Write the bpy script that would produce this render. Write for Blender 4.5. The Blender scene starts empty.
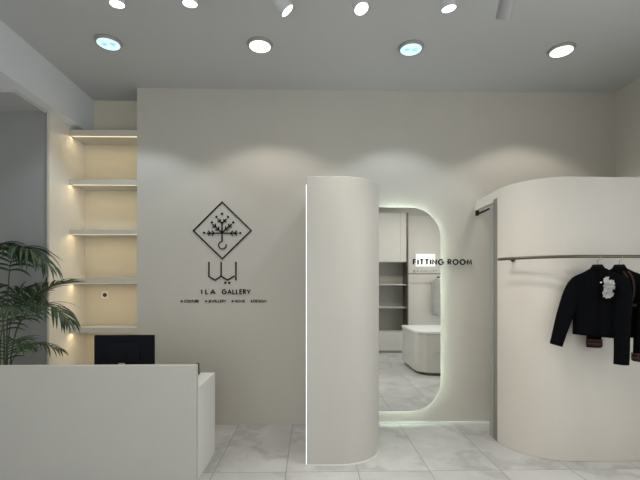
import bpy, bmesh, math, random
from mathutils import Vector, Matrix, noise
random.seed(7)
C = bpy.context.scene.collection
PI = math.pi
H = 1.53                       # eye height
YAW = math.radians(1.2)

# ------------------------------------------------------------------ camera
cam_data = bpy.data.cameras.new('camera')
cam_data.sensor_width = 36.0
cam_data.lens = 22.5           # 400 px focal length at 640 px
cam_data.shift_y = 48 / 640
cam_data.clip_start = 0.02
cam = bpy.data.objects.new('camera', cam_data)
C.objects.link(cam)
cam.location = (0, 0, H)
cam.rotation_euler = (PI / 2, 0, -YAW)
bpy.context.scene.camera = cam

# ------------------------------------------------------------------ world, exposure, daylight
W = bpy.data.worlds.new('sky')
bpy.context.scene.world = W
W.use_nodes = True
bg = W.node_tree.nodes['Background']
bg.inputs['Color'].default_value = (0.97, 0.97, 1.0, 1)
bg.inputs['Strength'].default_value = 2.0
vs = bpy.context.scene.view_settings
vs.view_transform = 'Standard'
vs.look = 'None'
vs.gamma = 1.0
vs.use_curve_mapping = False
vs.exposure = 0.18

DOWN_W = 30.0      # each ceiling downlight
TRACK_W = 26.0     # each track spotlight
WARM = (1.0, 0.90, 0.74)
NEUT = (1.0, 0.935, 0.84)
COOL = (0.82, 0.93, 1.0)

portal2 = bpy.data.lights.new('fill_window_portal', 'AREA')  # portal of the added right-hand window
portal2.shape = 'RECTANGLE'; portal2.size = 3.1; portal2.size_y = 3.1
portal2.cycles.is_portal = True
po2 = bpy.data.objects.new('fill_window_portal', portal2)
po2.location = (3.45, 1.15, 1.65); po2.rotation_euler = (PI / 2, 0, PI / 2)
C.objects.link(po2)
portal = bpy.data.lights.new('shopfront_daylight', 'AREA')
portal.shape = 'RECTANGLE'; portal.size = 2.8; portal.size_y = 3.0
portal.cycles.is_portal = True
po = bpy.data.objects.new('shopfront_daylight', portal)
po.location = (-1.2, -0.86, 1.6)
po.rotation_euler = (PI / 2, 0, 0)
C.objects.link(po)

# ------------------------------------------------------------------ helpers
def ray(px, py):
    x, y, z = (px - 320) / 400, 1.0, (288 - py) / 400
    c, s = math.cos(YAW), math.sin(YAW)
    return Vector((x * c + y * s, -x * s + y * c, z))

def at(px, py, Y):
    r = ray(px, py); k = Y / r.y
    return Vector((r.x * k, Y, H + r.z * k))

def at_z(px, py, Z):
    r = ray(px, py); k = (Z - H) / r.z
    return Vector((r.x * k, r.y * k, Z))

BASE = {}
def base_of(o):
    return BASE.get(o.name, Vector((0, 0, 0)))

def obj(name, bm, mat, parent=None, bevel=0.0, smooth=False, seg=2):
    """link a bmesh given in world coordinates as ONE mesh object"""
    me = bpy.data.meshes.new(name)
    off = base_of(parent) if parent else Vector((0, 0, 0))
    if off.length > 0:
        bmesh.ops.translate(bm, verts=bm.verts, vec=-off)
    bmesh.ops.recalc_face_normals(bm, faces=bm.faces)
    if smooth:
        for f in bm.faces: f.smooth = True
    bm.to_mesh(me); bm.free()
    o = bpy.data.objects.new(name, me)
    C.objects.link(o)
    if mat: me.materials.append(mat)
    if parent:
        o.parent = parent
        BASE[o.name] = off
    if bevel > 0:
        b = o.modifiers.new('bevel', 'BEVEL'); b.width = bevel; b.segments = seg
        b.limit_method = 'ANGLE'; b.angle_limit = math.radians(40)
    return o

def thing(name, label, cat, loc=(0, 0, 0), group=None):
    o = bpy.data.objects.new(name, None)
    C.objects.link(o)
    o.empty_display_size = 0.1
    o.location = loc
    BASE[o.name] = Vector(loc)
    o['label'] = label; o['category'] = cat; o['kind'] = 'thing'
    if group: o['group'] = group
    return o

def struct(name, bm, mat, bevel=0.0, label=None):
    o = obj(name, bm, mat, None, bevel)
    o['kind'] = 'structure'
    o['label'] = label or name.replace('_', ' ')
    return o

def dup(root, loc, label=None, group=None, rot=None):
    r = root.copy(); C.objects.link(r); r.location = loc
    if rot is not None: r.rotation_euler = rot
    if label: r['label'] = label
    if group: r['group'] = group
    for ch in list(root.children):
        c = ch.copy(); C.objects.link(c); c.parent = r
        if c.type == 'LIGHT': c.data = ch.data.copy()
        for g in list(ch.children):
            d = g.copy(); C.objects.link(d); d.parent = c
    return r

def NB(): return bmesh.new()

def box(bm, x0, x1, y0, y1, z0, z1):
    v = [bm.verts.new((x, y, z)) for x in (x0, x1) for y in (y0, y1) for z in (z0, z1)]
    for q in ((0, 1, 3, 2), (4, 6, 7, 5), (0, 4, 5, 1), (2, 3, 7, 6), (0, 2, 6, 4), (1, 5, 7, 3)):
        bm.faces.new([v[i] for i in q])
    return bm

def prism(bm, pts, z0, z1):
    """plan polygon pts [(x,y)] extruded from z0 to z1"""
    a = [bm.verts.new((x, y, z0)) for x, y in pts]
    b = [bm.verts.new((x, y, z1)) for x, y in pts]
    n = len(pts)
    bm.faces.new(a); bm.faces.new(list(reversed(b)))
    for i in range(n):
        bm.faces.new((a[i], a[(i + 1) % n], b[(i + 1) % n], b[i]))
    return bm

def prism_y(bm, pts, y0, y1):
    """elevation polygon pts [(x,z)] extruded along y"""
    a = [bm.verts.new((x, y0, z)) for x, z in pts]
    b = [bm.verts.new((x, y1, z)) for x, z in pts]
    n = len(pts)
    bm.faces.new(a); bm.faces.new(list(reversed(b)))
    for i in range(n):
        bm.faces.new((a[i], a[(i + 1) % n], b[(i + 1) % n], b[i]))
    return bm

def loft(bm, rings, cap=True):
    vs_ = [[bm.verts.new(p) for p in r] for r in rings]
    n = len(rings[0])
    for i in range(len(rings) - 1):
        for k in range(n):
            bm.faces.new((vs_[i][k], vs_[i][(k + 1) % n], vs_[i + 1][(k + 1) % n], vs_[i + 1][k]))
    if cap:
        bm.faces.new(list(reversed(vs_[0]))); bm.faces.new(vs_[-1])
    return bm

def frame_at(path, i):
    p0 = path[max(i - 1, 0)]; p1 = path[min(i + 1, len(path) - 1)]
    return (p1 - p0).normalized()

def tube(bm, path, r, n=10, cap=True):
    path = [Vector(p) for p in path]
    rr = r if isinstance(r, (list, tuple)) else [r] * len(path)
    rings = []
    t = frame_at(path, 0)
    up = Vector((0, 0, 1)) if abs(t.z) < 0.9 else Vector((1, 0, 0))
    u = t.cross(up).normalized()
    for i, p in enumerate(path):
        t = frame_at(path, i)
        u = (u - t * u.dot(t)).normalized()
        w = t.cross(u)
        rings.append([p + (u * math.cos(2 * PI * k / n) + w * math.sin(2 * PI * k / n)) * rr[i] for k in range(n)])
    return loft(bm, rings, cap)

def lathe(bm, prof, center=(0, 0, 0), n=40, mat=None):
    """prof: [(r,z)] about z; closed at the ends when r == 0"""
    c = Vector(center)
    rings = []
    for r, z in prof:
        if r < 1e-6:
            rings.append([bm.verts.new(c + Vector((0, 0, z)))])
        else:
            rings.append([bm.verts.new(c + Vector((r * math.cos(2 * PI * k / n), r * math.sin(2 * PI * k / n), z))) for k in range(n)])
    for a, b in zip(rings, rings[1:]):
        for k in range(n):
            k2 = (k + 1) % n
            if len(a) == 1 and len(b) == 1: continue
            if len(a) == 1: bm.faces.new((a[0], b[k2], b[k]))
            elif len(b) == 1: bm.faces.new((a[k], a[k2], b[0]))
            else: bm.faces.new((a[k], a[k2], b[k2], b[k]))
    return bm

def catmull(pts, per=8):
    pts = [Vector(p) for p in pts]
    P = [pts[0] * 2 - pts[1]] + pts + [pts[-1] * 2 - pts[-2]]
    out = []
    for i in range(1, len(P) - 2):
        p0, p1, p2, p3 = P[i - 1], P[i], P[i + 1], P[i + 2]
        for k in range(per):
            t = k / per
            out.append(0.5 * ((2 * p1) + (p2 - p0) * t + (2 * p0 - 5 * p1 + 4 * p2 - p3) * t * t + (3 * p1 - p0 - 3 * p2 + p3) * t ** 3))
    out.append(pts[-1])
    return out

def text_bm(s, depth, offset=0.0, spacing=1.0):
    cu = bpy.data.curves.new('lettering', 'FONT')
    cu.body = s; cu.size = 1.0; cu.extrude = depth / 2; cu.offset = offset
    cu.space_character = spacing; cu.resolution_u = 4
    o = bpy.data.objects.new('lettering', cu)
    C.objects.link(o)
    dg = bpy.context.evaluated_depsgraph_get()
    me = o.evaluated_get(dg).to_mesh()
    bm = NB(); bm.from_mesh(me)
    o.evaluated_get(dg).to_mesh_clear()
    bpy.data.objects.remove(o); bpy.data.curves.remove(cu)
    return bm

def wall_text(s, x0, x1, z0, z1, y, depth, offset=0.0, spacing=1.0):
    """text in the xz plane, facing -y, fitted to the box; front face at y-depth"""
    bm = text_bm(s, 1.0, offset, spacing)
    xs = [v.co.x for v in bm.verts]; ys = [v.co.y for v in bm.verts]
    ax, bx, ay, by = min(xs), max(xs), min(ys), max(ys)
    for v in bm.verts:
        u = (v.co.x - ax) / (bx - ax); w = (v.co.y - ay) / (by - ay); d = v.co.z + 0.5
        v.co = Vector((x0 + (x1 - x0) * u, y - depth * d, z0 + (z1 - z0) * w))
    return bm

# ------------------------------------------------------------------ materials
def nodes_of(name):
    m = bpy.data.materials.new(name); m.use_nodes = True
    nt = m.node_tree
    return m, nt, nt.nodes['Principled BSDF']

def mat(name, col, rough=0.5, metal=0.0, var=0.03, scale=8.0, bump=0.0, bscale=120.0, spec=0.5, stretch=(1, 1, 1)):
    m, nt, p = nodes_of(name)
    p.inputs['Roughness'].default_value = rough
    p.inputs['Metallic'].default_value = metal
    p.inputs['Specular IOR Level'].default_value = spec
    tc = nt.nodes.new('ShaderNodeTexCoord')
    mp = nt.nodes.new('ShaderNodeMapping'); mp.inputs['Scale'].default_value = stretch
    nt.links.new(tc.outputs['Object'], mp.inputs['Vector'])
    nz = nt.nodes.new('ShaderNodeTexNoise'); nz.inputs['Scale'].default_value = scale
    nz.inputs['Detail'].default_value = 4
    nt.links.new(mp.outputs['Vector'], nz.inputs['Vector'])
    rp = nt.nodes.new('ShaderNodeValToRGB')
    rp.color_ramp.elements[0].position = 0.3; rp.color_ramp.elements[1].position = 0.7
    rp.color_ramp.elements[0].color = (*[c * (1 - var) for c in col], 1)
    rp.color_ramp.elements[1].color = (*[min(1, c * (1 + var)) for c in col], 1)
    nt.links.new(nz.outputs['Fac'], rp.inputs['Fac'])
    nt.links.new(rp.outputs['Color'], p.inputs['Base Color'])
    if bump > 0:
        n2 = nt.nodes.new('ShaderNodeTexNoise'); n2.inputs['Scale'].default_value = bscale
        n2.inputs['Detail'].default_value = 3
        nt.links.new(mp.outputs['Vector'], n2.inputs['Vector'])
        b = nt.nodes.new('ShaderNodeBump'); b.inputs['Strength'].default_value = bump
        b.inputs['Distance'].default_value = 0.002
        nt.links.new(n2.outputs['Fac'], b.inputs['Height'])
        nt.links.new(b.outputs['Normal'], p.inputs['Normal'])
    return m

def emit(name, col, strength):
    m, nt, p = nodes_of(name)
    p.inputs['Base Color'].default_value = (*col, 1)
    p.inputs['Emission Color'].default_value = (*col, 1)
    p.inputs['Emission Strength'].default_value = strength
    return m

def floor_material():
    m, nt, p = nodes_of('marble_tile')
    N = nt.nodes.new; L = nt.links.new
    tc = N('ShaderNodeTexCoord')
    mp = N('ShaderNodeMapping'); mp.inputs['Location'].default_value = (0.213 + 6.0, -3.33 + 12.0, 0)
    L(tc.outputs['Object'], mp.inputs['Vector'])
    br = N('ShaderNodeTexBrick')
    br.offset = 0.0; br.squash = 1.0
    br.inputs['Scale'].default_value = 1.0
    br.inputs['Brick Width'].default_value = 0.6
    br.inputs['Row Height'].default_value = 1.2
    br.inputs['Mortar Size'].default_value = 0.0028
    br.inputs['Mortar Smooth'].default_value = 0.1
    br.inputs['Color1'].default_value = (0.0, 0.0, 0.0, 1); br.inputs['Color2'].default_value = (1, 1, 1, 1)
    L(mp.outputs['Vector'], br.inputs['Vector'])
    # each tile has its own marble: shift by tile value
    sh = N('ShaderNodeVectorMath'); sh.operation = 'MULTIPLY_ADD'
    L(br.outputs['Color'], sh.inputs[0]); sh.inputs[1].default_value = (7, 5, 9)
    L(tc.outputs['Object'], sh.inputs[2])
    wob = N('ShaderNodeTexNoise'); wob.inputs['Scale'].default_value = 1.8; wob.inputs['Detail'].default_value = 5
    L(sh.outputs[0], wob.inputs['Vector'])
    wv = N('ShaderNodeTexWave'); wv.wave_type = 'BANDS'; wv.bands_direction = 'DIAGONAL'
    wv.inputs['Scale'].default_value = 0.55; wv.inputs['Distortion'].default_value = 16
    wv.inputs['Detail'].default_value = 5; wv.inputs['Detail Scale'].default_value = 1.4
    wv.inputs['Detail Roughness'].default_value = 0.62
    L(sh.outputs[0], wv.inputs['Vector'])
    r1 = N('ShaderNodeValToRGB')
    e = r1.color_ramp.elements
    e[0].position = 0.0; e[0].color = (0.44, 0.44, 0.44, 1)
    e[1].position = 0.16; e[1].color = (0.51, 0.51, 0.505, 1)
    x = e.new(0.55); x.color = (0.56, 0.56, 0.553, 1)
    x = e.new(1.0); x.color = (0.53, 0.53, 0.525, 1)
    L(wv.outputs['Fac'], r1.inputs['Fac'])
    r2 = N('ShaderNodeValToRGB')
    r2.color_ramp.elements[0].position = 0.32; r2.color_ramp.elements[0].color = (0.84, 0.84, 0.845, 1)
    r2.color_ramp.elements[1].position = 0.62; r2.color_ramp.elements[1].color = (1.06, 1.06, 1.05, 1)
    L(wob.outputs['Fac'], r2.inputs['Fac'])
    mx = N('ShaderNodeMix'); mx.data_type = 'RGBA'; mx.blend_type = 'MULTIPLY'; mx.inputs['Factor'].default_value = 1
    L(r1.outputs['Color'], mx.inputs['A']); L(r2.outputs['Color'], mx.inputs['B'])
    m2 = N('ShaderNodeMix'); m2.data_type = 'RGBA'
    L(br.outputs['Fac'], m2.inputs['Factor'])
    L(mx.outputs['Result'], m2.inputs['A']); m2.inputs['B'].default_value = (0.20, 0.20, 0.195, 1)
    L(m2.outputs['Result'], p.inputs['Base Color'])
    p.inputs['Roughness'].default_value = 0.33
    return m

def glass_material():
    m = bpy.data.materials.new('window_glass'); m.use_nodes = True
    nt = m.node_tree; nt.nodes.clear()
    out = nt.nodes.new('ShaderNodeOutputMaterial')
    mx = nt.nodes.new('ShaderNodeMixShader'); mx.inputs[0].default_value = 0.06
    tr = nt.nodes.new('ShaderNodeBsdfTransparent'); tr.inputs[0].default_value = (0.94, 0.97, 0.97, 1)
    gl = nt.nodes.new('ShaderNodeBsdfGlossy'); gl.inputs['Roughness'].default_value = 0.02
    nt.links.new(tr.outputs[0], mx.inputs[1]); nt.links.new(gl.outputs[0], mx.inputs[2])
    nt.links.new(mx.outputs[0], out.inputs[0])
    return m

M_wall = mat('wall_paint', (0.60, 0.572, 0.515), 0.62, var=0.015, scale=3, bump=0.05, bscale=60, stretch=(1, 1, 0.25))
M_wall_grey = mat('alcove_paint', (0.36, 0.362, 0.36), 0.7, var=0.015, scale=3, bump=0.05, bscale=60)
M_ceil = mat('ceiling_paint', (0.54, 0.55, 0.555), 0.8, var=0.01, scale=2, bump=0.04, bscale=80)
M_beam = mat('beam_paint', (0.78, 0.80, 0.83), 0.75, var=0.01, scale=2)
M_screen = mat('plaster_cream', (0.69, 0.65, 0.59), 0.5, var=0.015, scale=4, bump=0.04, bscale=50, stretch=(1, 1, 0.3))
M_divider = mat('divider_paint', (0.60, 0.585, 0.54), 0.5, var=0.015, scale=4, bump=0.04, bscale=50, stretch=(1, 1, 0.3))
M_cream = mat('cream_board', (0.72, 0.665, 0.54), 0.5, var=0.012, scale=5)
M_lining = mat('lining_paint', (0.84, 0.81, 0.745), 0.5, var=0.012, scale=5)
M_shelf = mat('shelf_board', (0.62, 0.60, 0.54), 0.5, var=0.01, scale=6)
M_desk = mat('desk_paint', (0.575, 0.565, 0.53), 0.45, var=0.012, scale=5, bump=0.03, bscale=70)
M_desktop = mat('desk_white_top', (0.87, 0.87, 0.845), 0.35, var=0.01)
M_metal = mat('satin_aluminium', (0.44, 0.43, 0.40), 0.42, 0.35, var=0.04, scale=20, stretch=(1, 1, 0.1))
M_post = mat('post_aluminium', (0.25, 0.24, 0.22), 0.42, 0.3, var=0.04, scale=20, stretch=(1, 1, 0.1))
M_darkmetal = mat('dark_bronze', (0.13, 0.11, 0.09), 0.4, 0.7, var=0.05)
M_black = mat('black_acrylic', (0.008, 0.008, 0.008), 0.5, var=0.1, spec=0.25)
M_matteblack = mat('matte_black', (0.006, 0.006, 0.007), 0.85, var=0.1, spec=0.15)
M_blackplastic = mat('black_plastic', (0.012, 0.012, 0.016), 0.45, var=0.1)
M_screenback = mat('monitor_black', (0.006, 0.007, 0.011), 0.8, var=0.1, spec=0.15)
M_gold = mat('brushed_gold', (0.75, 0.58, 0.30), 0.35, 0.8, var=0.05)
M_white = mat('white_plastic', (0.84, 0.84, 0.82), 0.4, var=0.01)
M_trackwhite = mat('track_white', (0.66, 0.67, 0.68), 0.45, var=0.01)
M_trackgrey = mat('track_grey', (0.40, 0.40, 0.40), 0.5, var=0.02)
M_ring = mat('downlight_ring', (0.40, 0.39, 0.36), 0.5, 0.3, var=0.03)
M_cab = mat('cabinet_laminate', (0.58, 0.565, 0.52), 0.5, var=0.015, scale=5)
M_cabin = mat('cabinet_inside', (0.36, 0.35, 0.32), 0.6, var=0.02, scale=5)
M_fabric = mat('black_wool', (0.0028, 0.0032, 0.0045), 0.95, var=0.35, scale=90, bump=0.4, bscale=500, spec=0.08)
M_fabric2 = mat('black_velvet', (0.0034, 0.0028, 0.003), 0.95, var=0.35, scale=90, bump=0.4, bscale=500, spec=0.08)
M_braid = mat('maroon_braid', (0.028, 0.008, 0.007), 0.8, var=0.3, scale=120, bump=0.4, bscale=600)
M_braidpale = mat('copper_piping', (0.13, 0.05, 0.038), 0.7, var=0.2, scale=100)
M_flower = mat('white_organza', (0.74, 0.74, 0.73), 0.75, var=0.03, scale=40)
M_garment = mat('grey_tweed', (0.72, 0.72, 0.72), 0.9, var=0.3, scale=60, bump=0.3, bscale=300)
M_leaf = mat('palm_leaf', (0.036, 0.070, 0.030), 0.5, var=0.45, scale=9)
M_stem = mat('palm_stem', (0.085, 0.11, 0.04), 0.6, var=0.3, scale=14)
M_pot = mat('pot_ceramic', (0.35, 0.34, 0.32), 0.5, var=0.05)
M_soil = mat('soil', (0.04, 0.028, 0.02), 0.95, var=0.4, scale=40, bump=0.8, bscale=60)
M_socketdark = mat('socket_dark', (0.05, 0.035, 0.025), 0.5, var=0.1)
M_floor = floor_material()
M_glass = glass_material()
M_mirror, _nt, _p = nodes_of('mirror_silver')
_p.inputs['Base Color'].default_value = (0.88, 0.90, 0.89, 1); _p.inputs['Metallic'].default_value = 1; _p.inputs['Roughness'].default_value = 0.015
E_strip = emit('shelf_led_warm', (1.0, 0.84, 0.58), 1.0)
E_halo = emit('mirror_led', (0.84, 1.0, 0.90), 13.0)
E_edge = emit('edge_led_cool', (0.88, 0.96, 1.0), 1.3)
E_cool = emit('lamp_cool', (0.60, 0.88, 1.0), .85)
E_coolcell = emit('lamp_cool_cell', (0.36, 0.74, 0.88), 0.6)
E_warm = emit('lamp_warm', (1.0, 0.94, 0.78), 1.6)
E_warmcell = emit('lamp_warm_cell', (1.0, 0.90, 0.66), 1.1)
E_track = emit('track_lamp', (1.0, 0.98, 0.93), 4.0)
E_off = mat('lamp_off', (0.25, 0.25, 0.25), 0.4, var=0.02)

# ------------------------------------------------------------------ setting
ZC, ZS = 3.76, 3.335           # ceiling, soffit
YB, YN = 4.5, 4.81             # back wall, niche back
XL, XR, YF = -3.9, 3.47, -0.9
XN0, XN1 = -2.694, -1.945      # niche
XBEAM = -2.586

struct('floor', box(NB(), XL, XR + .1, YF, YB + .4, -.1, 0), M_floor, label='grey marble tiled floor')
struct('ceiling', box(NB(), XL, XR + .1, YF, YB + .4, ZC, ZC + .1), M_ceil, label='flat pale grey ceiling')
struct('wall_back', box(NB(), XN1, XR + .1, YB, YB + .4, 0, ZC), M_wall, label='greige back wall behind sign and mirror')
struct('wall_niche', box(NB(), XN0, XN1, YN, YB + .4, 0, ZC), M_cream, label='cream back of the lit shelf niche')
struct('wall_alcove', box(NB(), XL, XN0 - .004, 4.146, YB + .4, 0, ZS), M_wall_grey, label='grey wall behind the palm')
struct('trim_1', box(NB(), XN0 - .004, XN0, 4.14, YN, 0, ZS), M_lining, label='cream side lining of the shelf niche')
struct('trim_4', box(NB(), -2.692, -2.674, 4.125, 4.1395, 0, ZS), M_screen, label='pale vertical edge strip of the niche lining')
struct('trim_2', box(NB(), XL, XBEAM, YF, YB + .4, ZS, ZC), M_beam, label='dropped ceiling beam')
struct('wall_left', box(NB(), XL - .1, XL, YF, 4.2, 0, ZC), M_wall, label='left wall')
vy0, vy1, vz0, vz1 = -.4, 2.7, .12, 3.2
rw = NB()
box(rw, XR, XR + .1, vy1, YB, 0, ZC); box(rw, XR, XR + .1, YF, vy0, 0, ZC)
box(rw, XR, XR + .1, vy0, vy1, 0, vz0); box(rw, XR, XR + .1, vy0, vy1, vz1, ZC)
struct('wall_right', rw, M_wall, label='right wall')
win = NB()
for yy in (vy0, .62, 1.64, vy1 - .05): box(win, XR + .02, XR + .08, yy, yy + .05, vz0, vz1)
box(win, XR + .02, XR + .08, vy0, vy1, vz0, vz0 + .05); box(win, XR + .02, XR + .08, vy0, vy1, vz1 - .05, vz1)
wf = struct('fill_window_2', win, M_darkmetal, label='added side window frame, out of view')  # unseen window added to light beam and desk from the right
obj('pane', box(NB(), XR + .045, XR + .055, vy0 + .05, vy1 - .05, vz0 + .05, vz1 - .05), M_glass, wf)
# access hatch frame in the soffit
hb = NB()
box(hb, -3.60, -2.70, 3.685, 3.70, ZS - .03, ZS); box(hb, -2.712, -2.694, 3.70, 4.12, ZS - .03, ZS)
box(hb, -3.60, -2.70, 3.705, 4.146, ZS - .005, ZS)
struct('trim_3', hb, M_ceil, label='shallow access panel in the soffit')
# shop front behind the camera
wx0, wx1, wz0, wz1 = -2.6, 0.2, 0.12, 3.1
fw = NB()
box(fw, XL, wx0, YF - .1, YF, 0, ZC); box(fw, wx1, XR, YF - .1, YF, 0, ZC)
box(fw, wx0, wx1, YF - .1, YF, 0, wz0); box(fw, wx0, wx1, YF - .1, YF, wz1, ZC)
struct('wall_front', fw, M_wall, label='front wall around the shop window')
win = NB()
for xx in (wx0, -1.23, wx1 - .05): box(win, xx, xx + .05, YF - .08, YF - .02, wz0, wz1)
box(win, wx0, wx1, YF - .08, YF - .02, wz0, wz0 + .05); box(win, wx0, wx1, YF - .08, YF - .02, wz1 - .05, wz1)
wf = struct('window_1', win, M_darkmetal, label='shop front window frame')
obj('pane', box(NB(), wx0 + .05, wx1 - .05, YF - .055, YF - .045, wz0 + .05, wz1 - .05), M_glass, wf)
struct('baseboard_back', box(NB(), 0.66, 2.3, YB - .012, YB, 0, 0.018), M_white, label='thin white skirting under the mirror')

# ------------------------------------------------------------------ curved partition (beside the mirror)
def corner(cx, cy, r, a0, a1, n=24):
    return [(cx + r * math.cos(a0 + (a1 - a0) * i / n), cy + r * math.sin(a0 + (a1 - a0) * i / n)) for i in range(n + 1)]

t = thing('curved_divider', 'tall pale rounded divider standing between the logo wall and the arched mirror', 'partition', (0.3, 3.98, 0))
x0, x1, yf, r = -0.043, 0.642, 3.44, 0.40
plan = [(x0, YB - .002), (x0, yf)] + corner(x1 - r, yf + r, r, -PI / 2, 0) + [(x1, YB - .002)]
o = obj('divider_panel', prism(NB(), plan, 0.0, 2.492), M_divider, t, bevel=.004)
plan2 = [(x0, yf + .02), (x0 + .005, yf - .004)] + corner(x1 - r, yf + r, r + .005, -PI / 2, 0) + [(x1 + .005, YB - .02), (x1 - .02, YB - .02), (x1 - .02, yf + r)] + list(reversed(corner(x1 - r, yf + r, r - .02, -PI / 2, 0))) + [(x0 + .02, yf + .02)]
obj('base_trim', prism(NB(), plan2, 0.0, 0.012), M_white, t)
s = obj('light_strip', box(NB(), x0 - .005, x0 - .0005, yf + .006, yf + .02, 0.01, 2.42), E_edge, t)
s['label'] = 'glowing white light strip up the edge'

# ------------------------------------------------------------------ mirror with halo
mx1, mz0, mz1, mr = 1.442, 0.155, 2.428, 0.345
mx0 = 0.655
def mirror_outline(ins, n=20):
    a, b, c_, d, rr = mx0 + ins, mx1 - ins, mz0 + ins, mz1 - ins, mr - ins
    P = [(a, c_)]
    P += [(b - rr + rr * math.cos(q), c_ + rr + rr * math.sin(q)) for q in [-PI / 2 + PI / 2 * i / n for i in range(n + 1)]]
    P += [(b - rr + rr * math.cos(q), d - rr + rr * math.sin(q)) for q in [PI / 2 * i / n for i in range(n + 1)]]
    P += [(a, d)]
    return P
t = thing('arched_mirror', 'tall frameless mirror with rounded corners and glowing white edge beside the rounded divider', 'mirror', (1.05, YB, mz0))
obj('mirror_glass', prism_y(NB(), mirror_outline(0), YB - .056, YB - .050), M_mirror, t)
obj('backing', prism_y(NB(), mirror_outline(.095), YB - .050, YB), M_white, t)
P = mirror_outline(.084)
s = obj('light_strip', tube(NB(), [(x, YB - .025, z) for x, z in P], .008, 6), E_halo, t)
s['label'] = 'white light strip glowing around the mirror edge'

# ------------------------------------------------------------------ fitting room
t = thing('fitting_room', 'large cream curved fitting room enclosure with metal door post behind the clothes rail', 'fitting room', (2.6, 4.0, 0))
fx, fy, fr, th, zt = 1.853, 3.48, 0.45, 0.05, 2.512
outer = [(fx, 3.955)] + list(reversed(corner(fx + fr, fy + fr, fr, -PI / 2, -PI, 28)))[0:0]
arc_o = corner(fx + fr, fy + fr, fr, PI, 1.5 * PI, 28)
arc_i = corner(fx + fr, fy + fr, fr - th, PI, 1.5 * PI, 28)
plan = [(fx, 3.96)] + arc_o + [(XR - .003, fy), (XR - .003, fy + th)] + list(reversed(arc_i)) + [(fx + th, 3.96)]
obj('curved_panel', prism(NB(), plan, 0.0, zt), M_screen, t, bevel=.004)
obj('door_header', box(NB(), fx, fx + th, 3.96, YB - .002, 2.405, zt), M_screen, t, bevel=.003)
pb = NB()
box(pb, fx - .006, fx + th + .006, 3.955, 4.03, 0.0, 2.43)
obj('door_post', pb, M_post, t, bevel=.004)
pb = NB()
box(pb, fx + .004, fx + th, 4.034, 4.135, 0.0, 2.405); box(pb, fx - .004, fx + .004, 4.05, 4.065, 0, 2.405); box(pb, fx - .004, fx + .004, 4.105, 4.12, 0, 2.405)
obj('door_channel', pb, M_metal, t, bevel=.002)
obj('track_rod', tube(NB(), [(fx + .02, 4.14, 2.365), (fx + .02, YB - .03, 2.365)], .011, 10), M_black, t)
obj('rod_bracket', box(NB(), fx + .005, fx + .035, YB - .03, YB - .001, 2.35, 2.404), M_black, t)

# ------------------------------------------------------------------ clothes rail on the fitting room
off, rz = 0.15, 1.797
t = thing('clothes_rail', 'dark bronze clothes rail fixed along the curved fitting room front', 'rail', (2.4, fy, rz))
arc = corner(fx + fr, fy + fr, fr + off, PI + math.radians(22), 1.5 * PI, 16)
path = [(x, y, rz) for x, y in arc] + [(2.6, fy - off, rz), (2.9, fy - off, rz), (3.3, fy - off, rz)]
obj('rail', tube(NB(), path, .0135, 12), M_darkmetal, t, smooth=True)
ex, ey = arc[1]
d = Vector((ex - fx - fr, ey - fy - fr, 0)).normalized()
for (qx, qy, dd) in ((ex, ey, d), (3.25, fy - off, Vector((0, -1, 0)))):
    e = Vector((qx, qy, rz))
    b = tube(NB(), [e, e - dd * (off - .004)], .008, 10)
    b2 = tube(b, [e - dd * (off - .010), e - dd * (off - .0006)], .022, 16)
    obj('bracket', b2, M_darkmetal, t)

# ------------------------------------------------------------------ shelves in the niche
def make_shelf(zt_, zb_, lab):
    t = thing('wall_shelf', lab, 'shelf', ((XN0 + XN1) / 2, YB, zb_), 'lit shelves in the wall niche')
    obj('board', box(NB(), XN0 + .001, XN1 - .001, YB + .004, YN - .001, zb_, zt_), M_shelf, t, bevel=.002)
    s = obj('light_strip', box(NB(), XN0 + .02, XN1 - .012, YB + .026, YB + .044, zb_ - .0014, zb_ - .0003), E_strip, t)
    s['label'] = 'warm white light strip under the shelf'
    ld = bpy.data.lights.new('strip_light', 'AREA'); ld.shape = 'RECTANGLE'; ld.size = .72; ld.size_y = .02
    ld.energy = .72; ld.color = (1.0, 0.76, 0.42)
    lo = bpy.data.objects.new('strip_light', ld); C.objects.link(lo); lo.parent = t
    lo.location = (0, .036, -.004)
    return t
make_shelf(3.291, 3.228, 'topmost lit shelf in the wall niche, just below the ceiling beam')
make_shelf(2.737, 2.684, 'lit niche shelf second from the top')
make_shelf(2.180, 2.130, 'middle one of five lit niche shelves')
make_shelf(1.637, 1.580, 'lit niche shelf directly above the small wall socket')
make_shelf(1.090, 1.026, 'lowest lit niche shelf, right above the black monitor')

t = thing('wall_socket', 'small square white socket with dark round centre on the niche back wall', 'socket', (-2.452, YN, 1.447))
obj('plate', box(NB(), -2.496, -2.408, YN - .012, YN, 1.403, 1.491), M_white, t, bevel=.006)
bm = NB(); tube(bm, [(-2.452, YN - .0155, 1.447), (-2.452, YN - .010, 1.447)], .024, 24)
s = obj('outlet', bm, M_socketdark, t); s['label'] = 'round dark socket outlet'

# ------------------------------------------------------------------ reception desk
t = thing('reception_desk', 'off-white reception desk with raised front panel and lower white top', 'desk', (-1.7, 3.4, 0))
dx0, dx1 = -2.66, -0.900
obj('front_panel', box(NB(), dx0, dx1 + .008, 3.115, 3.165, 0, .932), M_desk, t, bevel=.004)
obj('desktop', box(NB(), dx0, dx1, 3.166, 3.755, .70, .742), M_desktop, t, bevel=.003)
obj('side_panel', box(NB(), dx1 - .045, dx1 - .0005, 3.166, 3.752, 0, .699), M_desktop, t, bevel=.002)  # whiter than the front, standing in for light from the right
obj('side_panel', box(NB(), dx0, dx0 + .045, 3.166, 3.752, 0, .699), M_desktop, t, bevel=.002)

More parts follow.
